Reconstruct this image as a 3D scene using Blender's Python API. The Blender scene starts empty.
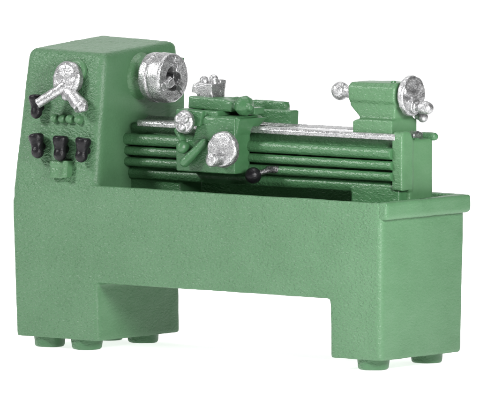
import bpy, bmesh, math, random
from mathutils import Vector, Matrix, noise
random.seed(7)
S = 0.01                      # model units are centimetres: the lathe is a 10 cm miniature
C = bpy.context.scene.collection
PI = math.pi
R = math.radians

# ------------------------------------------------------------------ materials
def nodes(name):
    m = bpy.data.materials.new(name); m.use_nodes = True
    nt = m.node_tree; b = nt.nodes['Principled BSDF']
    return m, nt, b

def coords(nt, k=1.0, rot=(0, 0, 0), scale=None):
    t = nt.nodes.new('ShaderNodeTexCoord'); mp = nt.nodes.new('ShaderNodeMapping')
    s = scale or (1, 1, 1)
    mp.inputs['Scale'].default_value = (k*s[0]/S, k*s[1]/S, k*s[2]/S)
    mp.inputs['Rotation'].default_value = rot
    nt.links.new(t.outputs['Object'], mp.inputs['Vector'])
    return mp.outputs['Vector']

def ramp(nt, fac, stops):
    r = nt.nodes.new('ShaderNodeValToRGB'); e = r.color_ramp.elements
    while len(e) < len(stops): e.new(0.5)
    for i, (p, c) in enumerate(stops):
        e[i].position = p; e[i].color = (*c, 1)
    nt.links.new(fac, r.inputs['Fac']); return r.outputs['Color']

def tex_noise(nt, vec, scale, detail=2, rough=.5, dist=0):
    n = nt.nodes.new('ShaderNodeTexNoise'); nt.links.new(vec, n.inputs['Vector'])
    n.inputs['Scale'].default_value = scale; n.inputs['Detail'].default_value = detail
    n.inputs['Roughness'].default_value = rough; n.inputs['Distortion'].default_value = dist
    return n.outputs['Fac']

def math_node(nt, op, a, b):
    n = nt.nodes.new('ShaderNodeMath'); n.operation = op
    for i, v in enumerate((a, b)):
        if isinstance(v, (int, float)): n.inputs[i].default_value = v
        else: nt.links.new(v, n.inputs[i])
    return n.outputs[0]

def bump(nt, b, h, dist, strength=1.0):
    n = nt.nodes.new('ShaderNodeBump'); n.inputs['Distance'].default_value = dist*S
    n.inputs['Strength'].default_value = strength
    nt.links.new(h, n.inputs['Height']); nt.links.new(n.outputs['Normal'], b.inputs['Normal'])

def green_mat(name, wrinkle=0.026, hue=(0.068, 0.160, 0.077), rough=.47):
    m, nt, b = nodes(name)
    v = coords(nt)
    big = tex_noise(nt, v, 0.9, 3)
    fine = tex_noise(nt, v, 16, 3, .6)
    h = hue
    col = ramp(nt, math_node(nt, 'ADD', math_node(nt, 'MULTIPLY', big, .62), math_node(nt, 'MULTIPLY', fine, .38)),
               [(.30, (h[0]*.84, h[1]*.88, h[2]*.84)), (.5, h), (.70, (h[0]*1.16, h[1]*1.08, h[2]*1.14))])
    nt.links.new(col, b.inputs['Base Color'])
    b.inputs['Roughness'].default_value = rough
    b.inputs['Specular IOR Level'].default_value = .5
    # hammered, wrinkled enamel: thin diagonal worms plus a fine grain
    w = coords(nt, 1, (0, R(-38), 0), (1.0, 1.0, 1.7))
    w1 = tex_noise(nt, w, 12.5, 1.5, .5, .4)
    g = tex_noise(nt, v, 24, 2, .5)
    lump = tex_noise(nt, v, 3.0, 2)
    h_ = math_node(nt, 'ADD', math_node(nt, 'MULTIPLY', w1, 1.45), math_node(nt, 'MULTIPLY', g, .62))
    h_ = math_node(nt, 'ADD', h_, math_node(nt, 'MULTIPLY', lump, .8))
    tc = nt.nodes.new('ShaderNodeTexCoord'); sx = nt.nodes.new('ShaderNodeSeparateXYZ')
    nt.links.new(tc.outputs['Normal'], sx.inputs[0])      # the end faces were cast smoother than the front
    side = math_node(nt, 'MAXIMUM', sx.outputs[0], 0)
    h_ = math_node(nt, 'MULTIPLY', h_, math_node(nt, 'SUBTRACT', 1.0, math_node(nt, 'MULTIPLY', side, .86)))
    bump(nt, b, h_, wrinkle, 1.0)
    return m

def silver_mat(name, dark=.24, light=.57, scale=48, rough=.40):
    m, nt, b = nodes(name)
    v = coords(nt)
    vo = nt.nodes.new('ShaderNodeTexVoronoi'); vo.inputs['Scale'].default_value = scale
    nt.links.new(v, vo.inputs['Vector'])
    sep = nt.nodes.new('ShaderNodeSeparateColor'); nt.links.new(vo.outputs['Color'], sep.inputs['Color'])
    n1 = tex_noise(nt, v, 30, 4, .75)
    f = math_node(nt, 'ADD', math_node(nt, 'MULTIPLY', sep.outputs[0], .5), math_node(nt, 'MULTIPLY', n1, .55))
    d, l = dark, light; mid = d + (l-d)*.62
    col = ramp(nt, f, [(.22, (d, d, d*1.03)), (.5, (mid, mid, mid*1.01)), (.78, (l, l, l))])
    nt.links.new(col, b.inputs['Base Color'])
    b.inputs['Metallic'].default_value = .95
    b.inputs['Roughness'].default_value = rough
    h = math_node(nt, 'ADD', math_node(nt, 'MULTIPLY', sep.outputs[1], .35), math_node(nt, 'MULTIPLY', tex_noise(nt, v, 26, 3, .6), 1.0))
    bump(nt, b, h, .013, 1.0)
    return m

def black_mat(name):
    m, nt, b = nodes(name)
    v = coords(nt)
    col = ramp(nt, tex_noise(nt, v, 6, 3), [(.3, (.003, .003, .004)), (.7, (.008, .007, .009))])
    nt.links.new(col, b.inputs['Base Color'])
    b.inputs['Roughness'].default_value = .42; b.inputs['Specular IOR Level'].default_value = .3
    bump(nt, b, tex_noise(nt, v, 12, 3), .02, .8)
    return m

GREEN = green_mat('green_hammered_enamel')
GREEN_FINE = green_mat('green_enamel_shaded_fittings', .011, (.047, .135, .056), .40)  # finer grain; shade on bed and carriage put into the darker green
GREEN_LIT = green_mat('green_enamel_lit_copy', .013, (.066, .160, .073), .44)  # same enamel in the lit tone, without that added shade
GREEN_DARK = green_mat('green_enamel_shade_dark', .02, (.048, .135, .058))  # shade under the stand put into the feet's colour; rod end shares it
SILVER = silver_mat('silver_flake_paint')
SILVER_RAIL = silver_mat('silver_rail_paint', .30, .56, 44, .32)
SILVER_DARK = silver_mat('dark_silver_paint', .06, .34, 40, .4)  # darker silver flake for the control lever
BLACK = black_mat('black_gloss_paint')

# ------------------------------------------------------------------ mesh building
class MB:
    def __init__(s): s.bm = bmesh.new()
    def _hull(s, pts_a, pts_b):
        va = [s.bm.verts.new(p) for p in pts_a]; vb = [s.bm.verts.new(p) for p in pts_b]
        n = len(va); fs = [s.bm.faces.new(va[::-1]), s.bm.faces.new(vb)]
        for i in range(n):
            j = (i+1) % n; fs.append(s.bm.faces.new((va[i], va[j], vb[j], vb[i])))
        bmesh.ops.recalc_face_normals(s.bm, faces=fs)
        s.last = fs
        return s
    def loft(s, rings):
        rows = [[s.bm.verts.new(p) for p in r] for r in rings]; n = len(rows[0])
        fs = [s.bm.faces.new(rows[0][::-1]), s.bm.faces.new(rows[-1])]
        for a, b in zip(rows, rows[1:]):
            for i in range(n):
                j = (i+1) % n; fs.append(s.bm.faces.new((a[i], a[j], b[j], b[i])))
        bmesh.ops.recalc_face_normals(s.bm, faces=fs); s.last = fs
        return s
    def soft(s, r, ang=35, test=None):      # round the sharp edges of the last solid
        es = {e for f in s.last for e in f.edges}
        es = [e for e in es if e.calc_face_angle(0) > R(ang) and (test is None or test((e.verts[0].co+e.verts[1].co)/2, (e.verts[0].co-e.verts[1].co).normalized()))]
        bmesh.ops.bevel(s.bm, geom=es, offset=r, segments=4, profile=.5, affect='EDGES', clamp_overlap=True)
        return s
    def box(s, x0, x1, y0, y1, z0, z1, M=None):
        a = [Vector((x0, y0, z0)), Vector((x1, y0, z0)), Vector((x1, y1, z0)), Vector((x0, y1, z0))]
        b = [Vector((p.x, p.y, z1)) for p in a]
        if M: a = [M @ p for p in a]; b = [M @ p for p in b]
        return s._hull(a, b)
    def prism_y(s, poly, y0, y1):        # poly in (x, z)
        return s._hull([Vector((x, y0, z)) for x, z in poly], [Vector((x, y1, z)) for x, z in poly])
    def prism_x(s, poly, x0, x1):        # poly in (y, z)
        return s._hull([Vector((x0, y, z)) for y, z in poly], [Vector((x1, y, z)) for y, z in poly])
    def prism_z(s, poly, z0, z1):
        return s._hull([Vector((x, y, z0)) for x, y in poly], [Vector((x, y, z1)) for x, y in poly])
    def hexa(s, a, b): return s._hull([Vector(p) for p in a], [Vector(p) for p in b])
    def lathe(s, o, axis, prof, n=40):
        """closed solid: prof = [(distance along axis, radius)], ends on the axis are capped;
        if the first and last points are equal the section is a closed ring"""
        o = Vector(o); w = Vector(axis).normalized()
        u = w.orthogonal().normalized(); v = w.cross(u)
        ring = prof[0] == prof[-1]
        pr = prof[:-1] if ring else prof
        rows = []
        for t, r in pr:
            rows.append([s.bm.verts.new(o + w*t + (u*math.cos(2*PI*k/n) + v*math.sin(2*PI*k/n))*max(r, 1e-3)) for k in range(n)])
        fs = []
        cnt = len(rows) if ring else len(rows)-1
        for i in range(cnt):
            a, b = rows[i], rows[(i+1) % len(rows)]
            for k in range(n):
                fs.append(s.bm.faces.new((a[k], a[(k+1) % n], b[(k+1) % n], b[k])))
        if not ring:
            fs.append(s.bm.faces.new(rows[0][::-1])); fs.append(s.bm.faces.new(rows[-1]))
        bmesh.ops.recalc_face_normals(s.bm, faces=fs)
        return s
    def rod(s, a, b, r0, r1=None, n=28):
        a = Vector(a); b = Vector(b); L = (b-a).length
        return s.lathe(a, b-a, [(0, r0), (L, r0 if r1 is None else r1)], n)
    def caps(s, a, b, r0, r1=None):      # a rod with round ends
        r1 = r0 if r1 is None else r1
        s.rod(a, b, r0, r1); s.ball(a, r0); return s.ball(b, r1)
    def ball(s, c, r, sc=(1, 1, 1)):
        M = Matrix.Translation(Vector(c)) @ Matrix.Diagonal((*sc, 1))
        bmesh.ops.create_icosphere(s.bm, subdivisions=3, radius=r, matrix=M); return s
    def build(s, name, mat, parent, voxel=.03, smooth=4, amp=.006, freq=5.0, warp=None, label=None):
        me = bpy.data.meshes.new(name); s.bm.normal_update(); s.bm.to_mesh(me); s.bm.free()
        o = bpy.data.objects.new(name, me); C.objects.link(o)
        if voxel:                        # fuse the solids into one cast skin with soft edges
            r = o.modifiers.new('r', 'REMESH'); r.mode = 'VOXEL'; r.voxel_size = voxel; r.use_smooth_shade = True
            if smooth:
                q = o.modifiers.new('s', 'SMOOTH'); q.iterations = smooth; q.factor = .5
            dg = bpy.context.evaluated_depsgraph_get()
            me2 = bpy.data.meshes.new_from_object(o.evaluated_get(dg))
            o.modifiers.clear(); o.data = me2; bpy.data.meshes.remove(me); me = me2
            me.name = name
        n = len(me.vertices)
        if voxel and amp:
            nm = [v.normal.copy() for v in me.vertices]
            for i, v in enumerate(me.vertices):
                p = v.co
                d = noise.noise(p*freq) * amp + noise.noise(p*freq*.23 + Vector((9, 3, 1))) * amp*1.6
                v.co = p + nm[i]*d
        if warp:
            for v in me.vertices: v.co = Vector(warp(v.co))
        for p in me.polygons: p.use_smooth = True
        me.materials.clear(); me.materials.append(mat)
        o.parent = parent
        if label: o['label'] = label
        return o

# ------------------------------------------------------------------ the miniature lathe
root = bpy.data.objects.new('miniature_lathe', None); C.objects.link(root)
root['label'] = 'green painted miniature metal lathe with silver handwheels, chuck and black knobs'
root['category'] = 'lathe model'

FZ = .0                                  # underside of the stand; the feet reach below it
D = 3.03
def front_y(z):                          # the headstock front leans back above z = 3.2
    return 0 if z < 3.2 else (z-3.2)*.4/3.08

def warp_stand(p):
    x, y, z = p
    # the left end bulges a little around the tray height and draws in below
    k = max(0, 1-abs(z-3.2)/3.4)
    x -= .15*k*max(0, 1-x/2.0)
    y -= .10*max(0, (y/D))*max(0, 1-z/2.6)*.8
    return (x, y, z)

b = MB()
up = lambda c, d: abs(d.z) > .9
b.prism_y([(0, 0), (2.31, 0), (2.26, 1.27), (2.26, 3.0), (0, 3.0)], 0, D).soft(.09, test=up)
b.prism_y([(2.0, 1.27), (8.60, 1.27), (8.60, 0), (9.99, 0), (9.99, 2.5), (2.0, 2.5)], 0, D).soft(.10, test=up)
b.box(2.0, 9.99, 0, .17, 1.9, 3.40).soft(.10, test=lambda c, d: up(c, d) and c.x > 9 and c.y < .1)
b.box(2.0, 9.97, D-.17, D, 1.9, 3.40); b.box(9.82, 9.99, .1, D-.1, 1.9, 3.40)
b.box(2.0, 2.3, 0, D, 2.3, 3.2)
zt = 3.1
def top_z(x, y): return 6.27 - .02*x + .032*y
b.loft([[(0, 0, 2.3), (2.21, 0, 2.3), (2.21, D, 2.3), (0, D, 2.3)], [(0, 0, 3.2), (2.20, 0, 3.2), (2.20, D, 3.2), (0, D, 3.2)],
        [(.02, .37, top_z(0, .4)+.03), (2.18, .37, top_z(2.2, .4)+.03), (2.18, D, top_z(2.2, D)+.10), (.02, D, top_z(0, D)+.12)]]).soft(.17)
b.box(.3, 2.23, D-.4, D+.17, 3.4, 6.06)                       # cover plate behind
body = b.build('body', GREEN, root, .032, 14, .005, 3.4, warp_stand)
# one casting, divided where the headstock housing rises from the stand
def divide(o, name, keep):
    bm = bmesh.new(); bm.from_mesh(o.data)
    bmesh.ops.delete(bm, geom=[f for f in bm.faces if not keep(f.calc_center_median())], context='FACES')
    me = bpy.data.meshes.new(name); bm.to_mesh(me); bm.free()
    for p in me.polygons: p.use_smooth = True
    me.materials.append(GREEN)
    n = bpy.data.objects.new(name, me); C.objects.link(n); n.parent = root
    return n
is_head = lambda c: c.z > 3.20 and c.x < 2.262
stand = divide(body, 'stand', lambda c: not is_head(c))
head = divide(body, 'headstock_housing', is_head)
old = body.data; bpy.data.objects.remove(body); bpy.data.meshes.remove(old)

b = MB()
b.prism_x([(.04, 3.02), (.04, 3.38), (.20, 3.38), (.20, 3.02)], 2.24, 9.9)
b.box(2.24, 10.0, D-.20, D+.04, 3.04, 3.42)
b.prism_y([(9.86, 3.03), (10.09, 3.03), (10.135, 3.10), (10.135, 3.42), (9.86, 3.42)], .0, D+.04).soft(.05)
b.build('tray_rim', GREEN, stand, .026, 8, .010, 3.0)

def foot(x, y):
    f = MB(); f.lathe((x, y, -.235), (0, 0, 1), [(0, .30), (.04, .335), (.3, .36)], 40)
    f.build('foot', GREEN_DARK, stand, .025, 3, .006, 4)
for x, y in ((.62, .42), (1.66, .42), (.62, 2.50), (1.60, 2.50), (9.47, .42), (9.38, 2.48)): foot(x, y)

AX_Y, AX_Z = 1.66, 5.71                   # spindle line
b = MB(); b.lathe((2.1, AX_Y, AX_Z), (1, 0, 0), [(0, .53), (.10, .52), (.18, .46), (.34, .42)], 56)
b.build('spindle_flange', GREEN_LIT, root, .028, 4, .008, 3)

# chuck
b = MB()
b.lathe((2.47, AX_Y, AX_Z), (1, 0, 0),
        [(0, .15), (0, .50), (.04, .545), (.22, .55), (.24, .515), (.27, .515), (.29, .55), (.57, .545), (.61, .51), (.61, .27), (.42, .25), (.42, .17), (.0, .15)][:-1] + [(0, .15)], 64)
chuck = b.build('chuck', SILVER, root, .018, 2, .010, 7)
for a in (75, 205, 318):
    M = Matrix.Translation((3.07, AX_Y, AX_Z)) @ Matrix.Rotation(R(a), 4, 'X')
    j = MB(); j.box(-.16, .04, .11, .47, -.095, .095, M); j.box(-.14, .12, .13, .34, -.08, .08, M)
    j.build('chuck_jaw', SILVER, chuck, .018, 3, .014, 9)
b = MB(); b.rod((2.3, AX_Y, AX_Z), (2.90, AX_Y, AX_Z), .25)
b.build('bore_shade_plug', BLACK, chuck, .02, 2, .0)  # solid black plug, paints the darkness inside the chuck hollow

# selector dial with two levers on the leaning front
def on_front(x, z, out=0):
    return Vector((x, front_y(z)-out*.99, z+out*.13))
N = Vector((0, -.99, .13)).normalized()
dc = on_front(1.32, 5.67)
b = MB(); b.lathe(dc + N*.06, N, [(0, .30), (0.02, .37), (.16, .385), (.20, .36), (.25, .30), (.27, .05)], 44)
dial = b.build('selector_dial', SILVER, root, .018, 3, .014, 8)
b = MB(); b.lathe(dc + Vector((.15, .10, .20)), N, [(0, .25), (.16, .25), (.20, .20)], 40)
b.build('dial_boss', GREEN_LIT, dial, .022, 3, .006)
b = MB()
p0 = dc + N*.26 + Vector((-.02, 0, -.16)); p1 = dc + N*.62 + Vector((-.50, 0, -.60))
b.rod(p0, p1, .125, .095); b.ball(p0, .13)
b.build('selector_lever', SILVER, dial, .018, 3, .010, 8)
b = MB()
p0 = dc + N*.24 + Vector((.10, 0, -.28)); p1 = dc + N*.36 + Vector((.52, 0, -.60))
b.rod(p0, p1, .14, .17); b.ball(p0, .15); b.ball(p0 + Vector((-.10, 0, -.10)), .10)
b.rod(p1, p1 + Vector((.14, 0, -.02)), .12, .07)
b.build('selector_lever', SILVER, dial, .018, 3, .012, 8)

# black knobs
def knob(x, z, tilt=0.0, out=.20, sc=1.0):
    c = on_front(x, z)
    k = MB()
    ax = Vector((math.sin(tilt), -.10, -math.cos(tilt)))
    o = c + N*out - ax.normalized()*.27*sc
    k.lathe(o, ax, [(0, .06), (.0, .14*sc), (.04*sc, .175*sc), (.11*sc, .17*sc), (.22*sc, .135*sc), (.30*sc, .12*sc), (.37*sc, .135*sc), (.45*sc, .130*sc), (.51*sc, .085*sc), (.54*sc, .03)], 28)
    k.rod(c - N*.05, c + N*out, .09)
    k.build('black_knob', BLACK, root, .018, 3, .008, 5)
knob(.53, 5.03, .10)
knob(.64, 4.18, .22)
knob(1.29, 4.16, .02)
knob(1.90, 4.15, -.08)

for x in (.95, 1.17, 1.38, 1.62):
    b = MB(); c = on_front(x, 4.81); b.ball(c + N*.07, .095); b.rod(c-N*.05, c+N*.05, .10)
    b.build('push_button', GREEN_LIT, root, .018, 2, .004)
b = MB()
c = on_front(1.12, 3.72)
b.box(1.00, 1.36, -.10, .14, 3.54, 3.84); b.box(1.38, 1.52, -.16, .12, 3.56, 3.92); b.box(.98, 1.50, -.13, .16, 3.80, 3.90)
b.build('cable_socket', GREEN_LIT, root, .022, 4, .014, 6, warp=lambda p: (p[0], p[1]+front_y(p[2])-.03, p[2]))

# ------------------------------------------------------------------ bed
bx0, bx1 = 1.85, 9.52
b = MB()
b.prism_x([(1.30, 4.70), (1.30, 3.80), (1.17, 3.68), (1.17, 3.60), (1.22, 3.50), (2.16, 3.50), (2.16, 4.66), (1.80, 4.70), (1.70, 4.56), (1.55, 4.56), (1.50, 4.70)], bx0, bx1)
b.box(bx0, 3.55, 1.30, 2.1, 2.40, 3.6)       # pedestals standing in the tray
b.box(8.30, 9.60, 1.16, 2.1, 2.40, 3.6)
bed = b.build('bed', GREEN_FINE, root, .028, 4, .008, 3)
b = MB()
b.prism_x([(1.09, 4.66), (1.08, 4.74), (1.13, 4.80), (1.42, 4.80), (1.48, 4.70), (1.48, 4.66)], 2.50, bx1)
b.build('slideway', SILVER_RAIL, bed, .02, 3, .007, 6)
b = MB()
b.prism_x([(1.80, 4.62), (1.80, 4.78), (1.95, 4.84), (2.14, 4.78), (2.14, 4.62)], bx0, bx1)
b.build('slideway', SILVER_RAIL, bed, .022, 3, .007, 6)
for nm, z, r in (('lead_screw', 4.37, .128), ('feed_rod', 4.115, .098), ('control_rod', 3.875, .098)):
    b = MB(); b.rod((bx0, 1.13, z), (bx1-.06, 1.13, z), r)
    if nm == 'lead_screw':
        pass
    b.box(bx0, bx1-.06, 1.14, 1.36, z-r*.6, z+r*.6)
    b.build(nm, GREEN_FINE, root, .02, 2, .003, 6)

# end bracket
b = MB()
b.prism_x([(1.10, 3.58), (1.10, 4.74), (1.15, 4.84), (1.28, 4.88), (1.42, 4.84), (1.50, 4.70), (1.50, 3.58)], 9.42, 9.72)
b.box(9.30, 9.69, 1.42, 2.26, 2.5, 4.66)
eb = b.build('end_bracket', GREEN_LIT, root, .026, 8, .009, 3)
b = MB(); b.caps((9.35, 2.24, 4.70), (9.74, 2.24, 4.70), .085); b.rod((9.3, 1.75, 4.62), (9.66, 1.75, 4.62), .08)
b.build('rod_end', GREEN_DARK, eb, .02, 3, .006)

# ------------------------------------------------------------------ carriage
b = MB()
b.prism_y([(3.98, 3.78), (5.60, 3.78), (5.60, 5.0), (5.12, 5.0), (4.86, 4.86), (4.55, 4.80), (4.45, 4.50), (3.98, 4.42)], .57, 1.12)
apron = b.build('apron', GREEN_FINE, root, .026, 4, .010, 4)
b = MB()
b.prism_x([(.60, 4.60), (.58, 4.98), (.64, 5.02), (1.50, 5.02), (1.60, 4.86), (1.30, 4.76), (1.10, 4.6)], 4.55, 5.60)
b.prism_x([(1.0, 4.99), (2.25, 4.99), (2.25, 4.82), (1.30, 4.82), (1.0, 4.6)], 4.55, 5.10)
b.hexa([(5.2, .62, 4.66), (5.62, .62, 4.66), (5.62, 1.2, 4.66), (5.2, 1.2, 4.66)], [(5.2, .60, 4.99), (5.70, .60, 4.99), (5.70, 1.62, 4.97), (5.2, 1.62, 4.97)])
b.box(4.75, 6.00, 2.06, 2.34, 4.72, 5.10)
b.box(3.95, 4.6, 1.05, 2.2, 4.80, 4.95)
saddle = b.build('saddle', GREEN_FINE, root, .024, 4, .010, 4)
b = MB()
b.box(4.20, 5.05, .66, 2.4, 4.96, 5.12)
b.prism_y([(4.02, 4.78), (4.68, 4.78), (4.76, 5.12), (4.02, 5.14)], .52, 1.05)
cross = b.build('cross_slide', GREEN_FINE, root, .022, 4, .012, 5)
b = MB()
b.caps((4.7, 2.5, 5.15), (5.52, 2.5, 5.16), .10); b.box(4.6, 5.56, 2.40, 2.62, 5.02, 5.26)
b.build('rear_guide', GREEN_FINE, cross, .022, 3, .008)
b = MB()
b.prism_y([(4.08, 5.14), (5.26, 5.10), (5.30, 5.32), (5.05, 5.38), (4.10, 5.40)], .86, 1.34)
b.box(4.1, 4.9, .95, 1.75, 5.14, 5.36)
b.rod((5.15, 1.0, 5.24), (5.60, 1.0, 5.24), .12); b.box(5.0, 5.7, 1.15, 1.5, 5.05, 5.20); b.caps((4.9, 1.30, 5.30), (5.25, 1.12, 5.34), .09)
comp = b.build('compound_slide', GREEN_FINE, root, .022, 4, .010, 5)
b = MB()
b.lathe((5.40, 1.02, 5.27), (1, -.42, -.12), [(0, .13), (.08, .21), (.20, .235), (.28, .20), (.40, .09), (.44, .075), (.48, .05)], 9)
b.build('feed_hub', GREEN_FINE, comp, .018, 2, .006)

# tool post
b = MB()
b.prism_y([(4.01, 5.47), (4.04, 5.66), (4.20, 5.70), (4.58, 5.67), (4.60, 5.36), (4.14, 5.36), (4.13, 5.46)], 1.08, 1.56)
b.box(4.40, 4.57, 1.42, 1.62, 5.55, 5.74)
post = b.build('tool_post', SILVER, root, .018, 12, .022, 7)
for x, y, z in ((4.24, 1.24, 5.75), (4.46, 1.30, 5.79)):
    b = MB(); b.rod((x, y, 5.60), (x, y, z-.02), .10); b.ball((x, y, z-.02), .105)
    b.build('clamp_bolt', SILVER, post, .016, 2, .008, 9)

# cross-feed wheel (left) and carriage handwheel (right)
b = MB()
b.lathe((4.40, .56, 4.88), (0, -1, 0), [(0, .10), (.10, .12), (.12, .24), (.24, .255), (.30, .22), (.34, .06)], 32)
b.ball((4.32, .24, 4.96), .10); b.ball((4.42, .22, 4.78), .10); b.ball((4.51, .24, 4.95), .09)
b.build('cross_feed_wheel', SILVER, root, .018, 2, .018, 9)
b = MB()
b.lathe((5.44, .60, 4.33), (0, -1, 0), [(0, .14), (.12, .14), (.14, .36), (.17, .395), (.28, .395), (.33, .36), (.36, .25), (.37, .05)], 48)
hw = b.build('carriage_handwheel', SILVER, root, .018, 3, .012, 8)
b = MB(); b.lathe((5.44, .34, 4.13), (-.25, -1, 0), [(0, .14), (.26, .165), (.36, .15), (.40, .05)], 30)
b.build('wheel_handle', SILVER, hw, .018, 2, .008, 8)

# feed levers on the apron
b = MB()
b.ball((4.26, .46, 4.32), .15); b.rod((4.26, .46, 4.32), (4.26, .7, 4.32), .12)
b.caps((4.22, .56, 4.38), (4.02, .60, 4.66), .085, .08); b.ball((4.02, .62, 4.66), .10)
b.build('feed_lever', GREEN_FINE, apron, .02, 3, .006)
b = MB(); b.caps((4.82, .48, 4.44), (4.36, .40, 4.00), .095, .115)
b.build('feed_lever', GREEN_FINE, apron, .02, 3, .006)
# control lever with its black ball
b = MB(); b.rod((5.92, .86, 3.78), (6.20, 1.06, 3.88), .055, .075); b.rod((6.10, 1.06, 3.88), (6.42, 1.10, 3.89), .085)
lv = b.build('control_lever', SILVER_DARK, root, .018, 2, .006)
b = MB(); b.ball((5.92, .80, 3.76), .185)
b.build('ball_knob', BLACK, lv, .02, 2, .004)

# ------------------------------------------------------------------ tailstock
b = MB()
b.prism_y([(8.10, 5.36), (8.12, 5.86), (9.36, 5.88), (9.30, 5.02), (8.46, 5.00)], 1.38, 2.06)
b.prism_x([(1.30, 5.50), (1.30, 5.78), (1.40, 5.85), (2.0, 5.85), (2.0, 5.40), (1.38, 5.40)], 8.10, 9.36)
b.prism_y([(8.26, 4.76), (8.26, 5.03), (8.38, 5.08), (9.34, 5.08), (9.34, 4.76)], 1.24, 2.14)
b.rod((8.05, AX_Y, 5.60), (9.45, AX_Y, 5.60), .25)
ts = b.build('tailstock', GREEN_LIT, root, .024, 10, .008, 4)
b = MB(); b.rod((7.70, AX_Y, 5.63), (8.14, AX_Y, 5.60), .13, .15); b.ball((7.64, AX_Y, 5.63), .205)
b.build('centre', SILVER, ts, .018, 2, .008, 8)
b = MB()
b.lathe((9.34, AX_Y, 5.60), (1, 0, 0), [(0, .12), (.10, .12), (.12, .38), (.15, .435), (.24, .435), (.28, .41), (.285, .12), (.32, .10), (.33, .03)], 48)
for a in (40, 160, 280):
    M = Matrix.Translation((9.60, AX_Y, 5.60)) @ Matrix.Rotation(R(a), 4, 'X')
    b.box(-.02, .055, 0, .36, -.045, .045, M)
tw = b.build('tailstock_handwheel', SILVER, ts, .018, 2, .012, 8)
b = MB(); b.rod((9.56, AX_Y-.06, 5.42), (9.72, AX_Y-.06, 5.40), .17); b.rod((9.70, AX_Y-.05, 5.40), (9.84, AX_Y-.04, 5.38), .10); b.rod((9.82, AX_Y-.04, 5.38), (9.98, AX_Y-.02, 5.36), .14); b.ball((9.99, AX_Y-.02, 5.36), .13)
b.build('wheel_handle', SILVER, tw, .018, 2, .008, 8)
b = MB(); b.rod((9.45, 1.98, 5.16), (9.60, 1.98, 5.14), .08, .08); b.ball((9.62, 1.98, 5.13), .11)
b.build('clamp_knob', SILVER, ts, .018, 2, .006)
b = MB(); b.rod((9.18, 1.5, 5.84), (9.18, 1.5, 5.93), .06); b.build('oil_cap', GREEN_FINE, ts, .018, 2, .004)

# ------------------------------------------------------------------ studio sweep
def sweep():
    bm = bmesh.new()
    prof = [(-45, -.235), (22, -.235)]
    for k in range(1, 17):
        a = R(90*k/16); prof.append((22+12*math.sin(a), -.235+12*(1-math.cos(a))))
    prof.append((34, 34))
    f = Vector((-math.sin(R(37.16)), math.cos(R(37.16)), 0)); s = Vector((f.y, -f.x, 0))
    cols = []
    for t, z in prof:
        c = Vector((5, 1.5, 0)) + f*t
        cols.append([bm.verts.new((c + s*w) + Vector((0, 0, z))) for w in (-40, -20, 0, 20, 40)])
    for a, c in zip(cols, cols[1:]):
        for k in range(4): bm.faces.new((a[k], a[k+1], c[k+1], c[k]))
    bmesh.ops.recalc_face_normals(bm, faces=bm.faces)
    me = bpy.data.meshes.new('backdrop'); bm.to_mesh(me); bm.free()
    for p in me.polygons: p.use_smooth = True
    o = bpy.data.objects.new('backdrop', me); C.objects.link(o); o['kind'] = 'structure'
    m, nt, b = nodes('white_glowing_sweep')
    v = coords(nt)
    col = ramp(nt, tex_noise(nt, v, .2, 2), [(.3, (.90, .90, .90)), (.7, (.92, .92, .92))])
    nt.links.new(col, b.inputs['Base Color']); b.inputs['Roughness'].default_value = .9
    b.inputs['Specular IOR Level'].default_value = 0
    b.inputs['Emission Color'].default_value = (1, 1, 1, 1); b.inputs['Emission Strength'].default_value = .78  # added glow keeps the sweep white and washes out the floor shadow
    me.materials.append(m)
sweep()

# ------------------------------------------------------------------ to metres
for me in bpy.data.meshes: me.transform(Matrix.Scale(S, 4))
# stand the model on z = 0
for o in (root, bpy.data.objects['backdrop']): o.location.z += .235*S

# ------------------------------------------------------------------ light
w = bpy.data.worlds.new('World'); bpy.context.scene.world = w; w.use_nodes = True
w.node_tree.nodes['Background'].inputs[0].default_value = (1, 1, 1, 1)
w.node_tree.nodes['Background'].inputs[1].default_value = .01

def area(name, loc, tgt, size, power, col=(1, 1, 1)):
    l = bpy.data.lights.new(name, 'AREA'); l.shape = 'RECTANGLE'; l.size = size[0]*S; l.size_y = size[1]*S
    l.energy = power*S*S; l.color = col
    o = bpy.data.objects.new(name, l); C.objects.link(o)
    o.location = Vector(loc)*S; d = (Vector(tgt)-Vector(loc))
    o.rotation_euler = d.to_track_quat('-Z', 'Y').to_euler()
area('key_softbox', (-14, -22, 24), (3, 1, 3), (6, 6), 10800)
area('side_softbox', (21, -7, 9), (8.5, 1.2, 3), (5, 5), 4000)
area('top_softbox', (4, 4, 26), (5, 1.5, 3), (14, 10), 2600)

# ------------------------------------------------------------------ camera
az, el, dist, roll = R(37.1611), R(4.4436), 260.0024, R(.1533)
t = Vector((5.0753, 1.4481, 3.1459))
c = t + dist*Vector((math.sin(az)*math.cos(el), -math.cos(az)*math.cos(el), math.sin(el)))
fwd = (t-c).normalized(); r = fwd.cross(Vector((0, 0, 1))).normalized(); u = r.cross(fwd)
r2 = r*math.cos(roll)+u*math.sin(roll); u2 = u*math.cos(roll)-r*math.sin(roll)
cam = bpy.data.cameras.new('camera'); co = bpy.data.objects.new('camera', cam); C.objects.link(co)
Mx = Matrix((( r2.x, u2.x, -fwd.x, 0), (r2.y, u2.y, -fwd.y, 0), (r2.z, u2.z, -fwd.z, 0), (0, 0, 0, 1)))
co.matrix_world = Matrix.Translation((c+Vector((0, 0, .235)))*S) @ Mx
cam.sensor_width = 36; cam.lens = 11926.94/480*36
cam.clip_start = .01; cam.clip_end = 100
sc = bpy.context.scene; sc.camera = co
sc.view_settings.view_transform = 'Standard'; sc.view_settings.look = 'None'
sc.view_settings.exposure = 0; sc.view_settings.gamma = 1
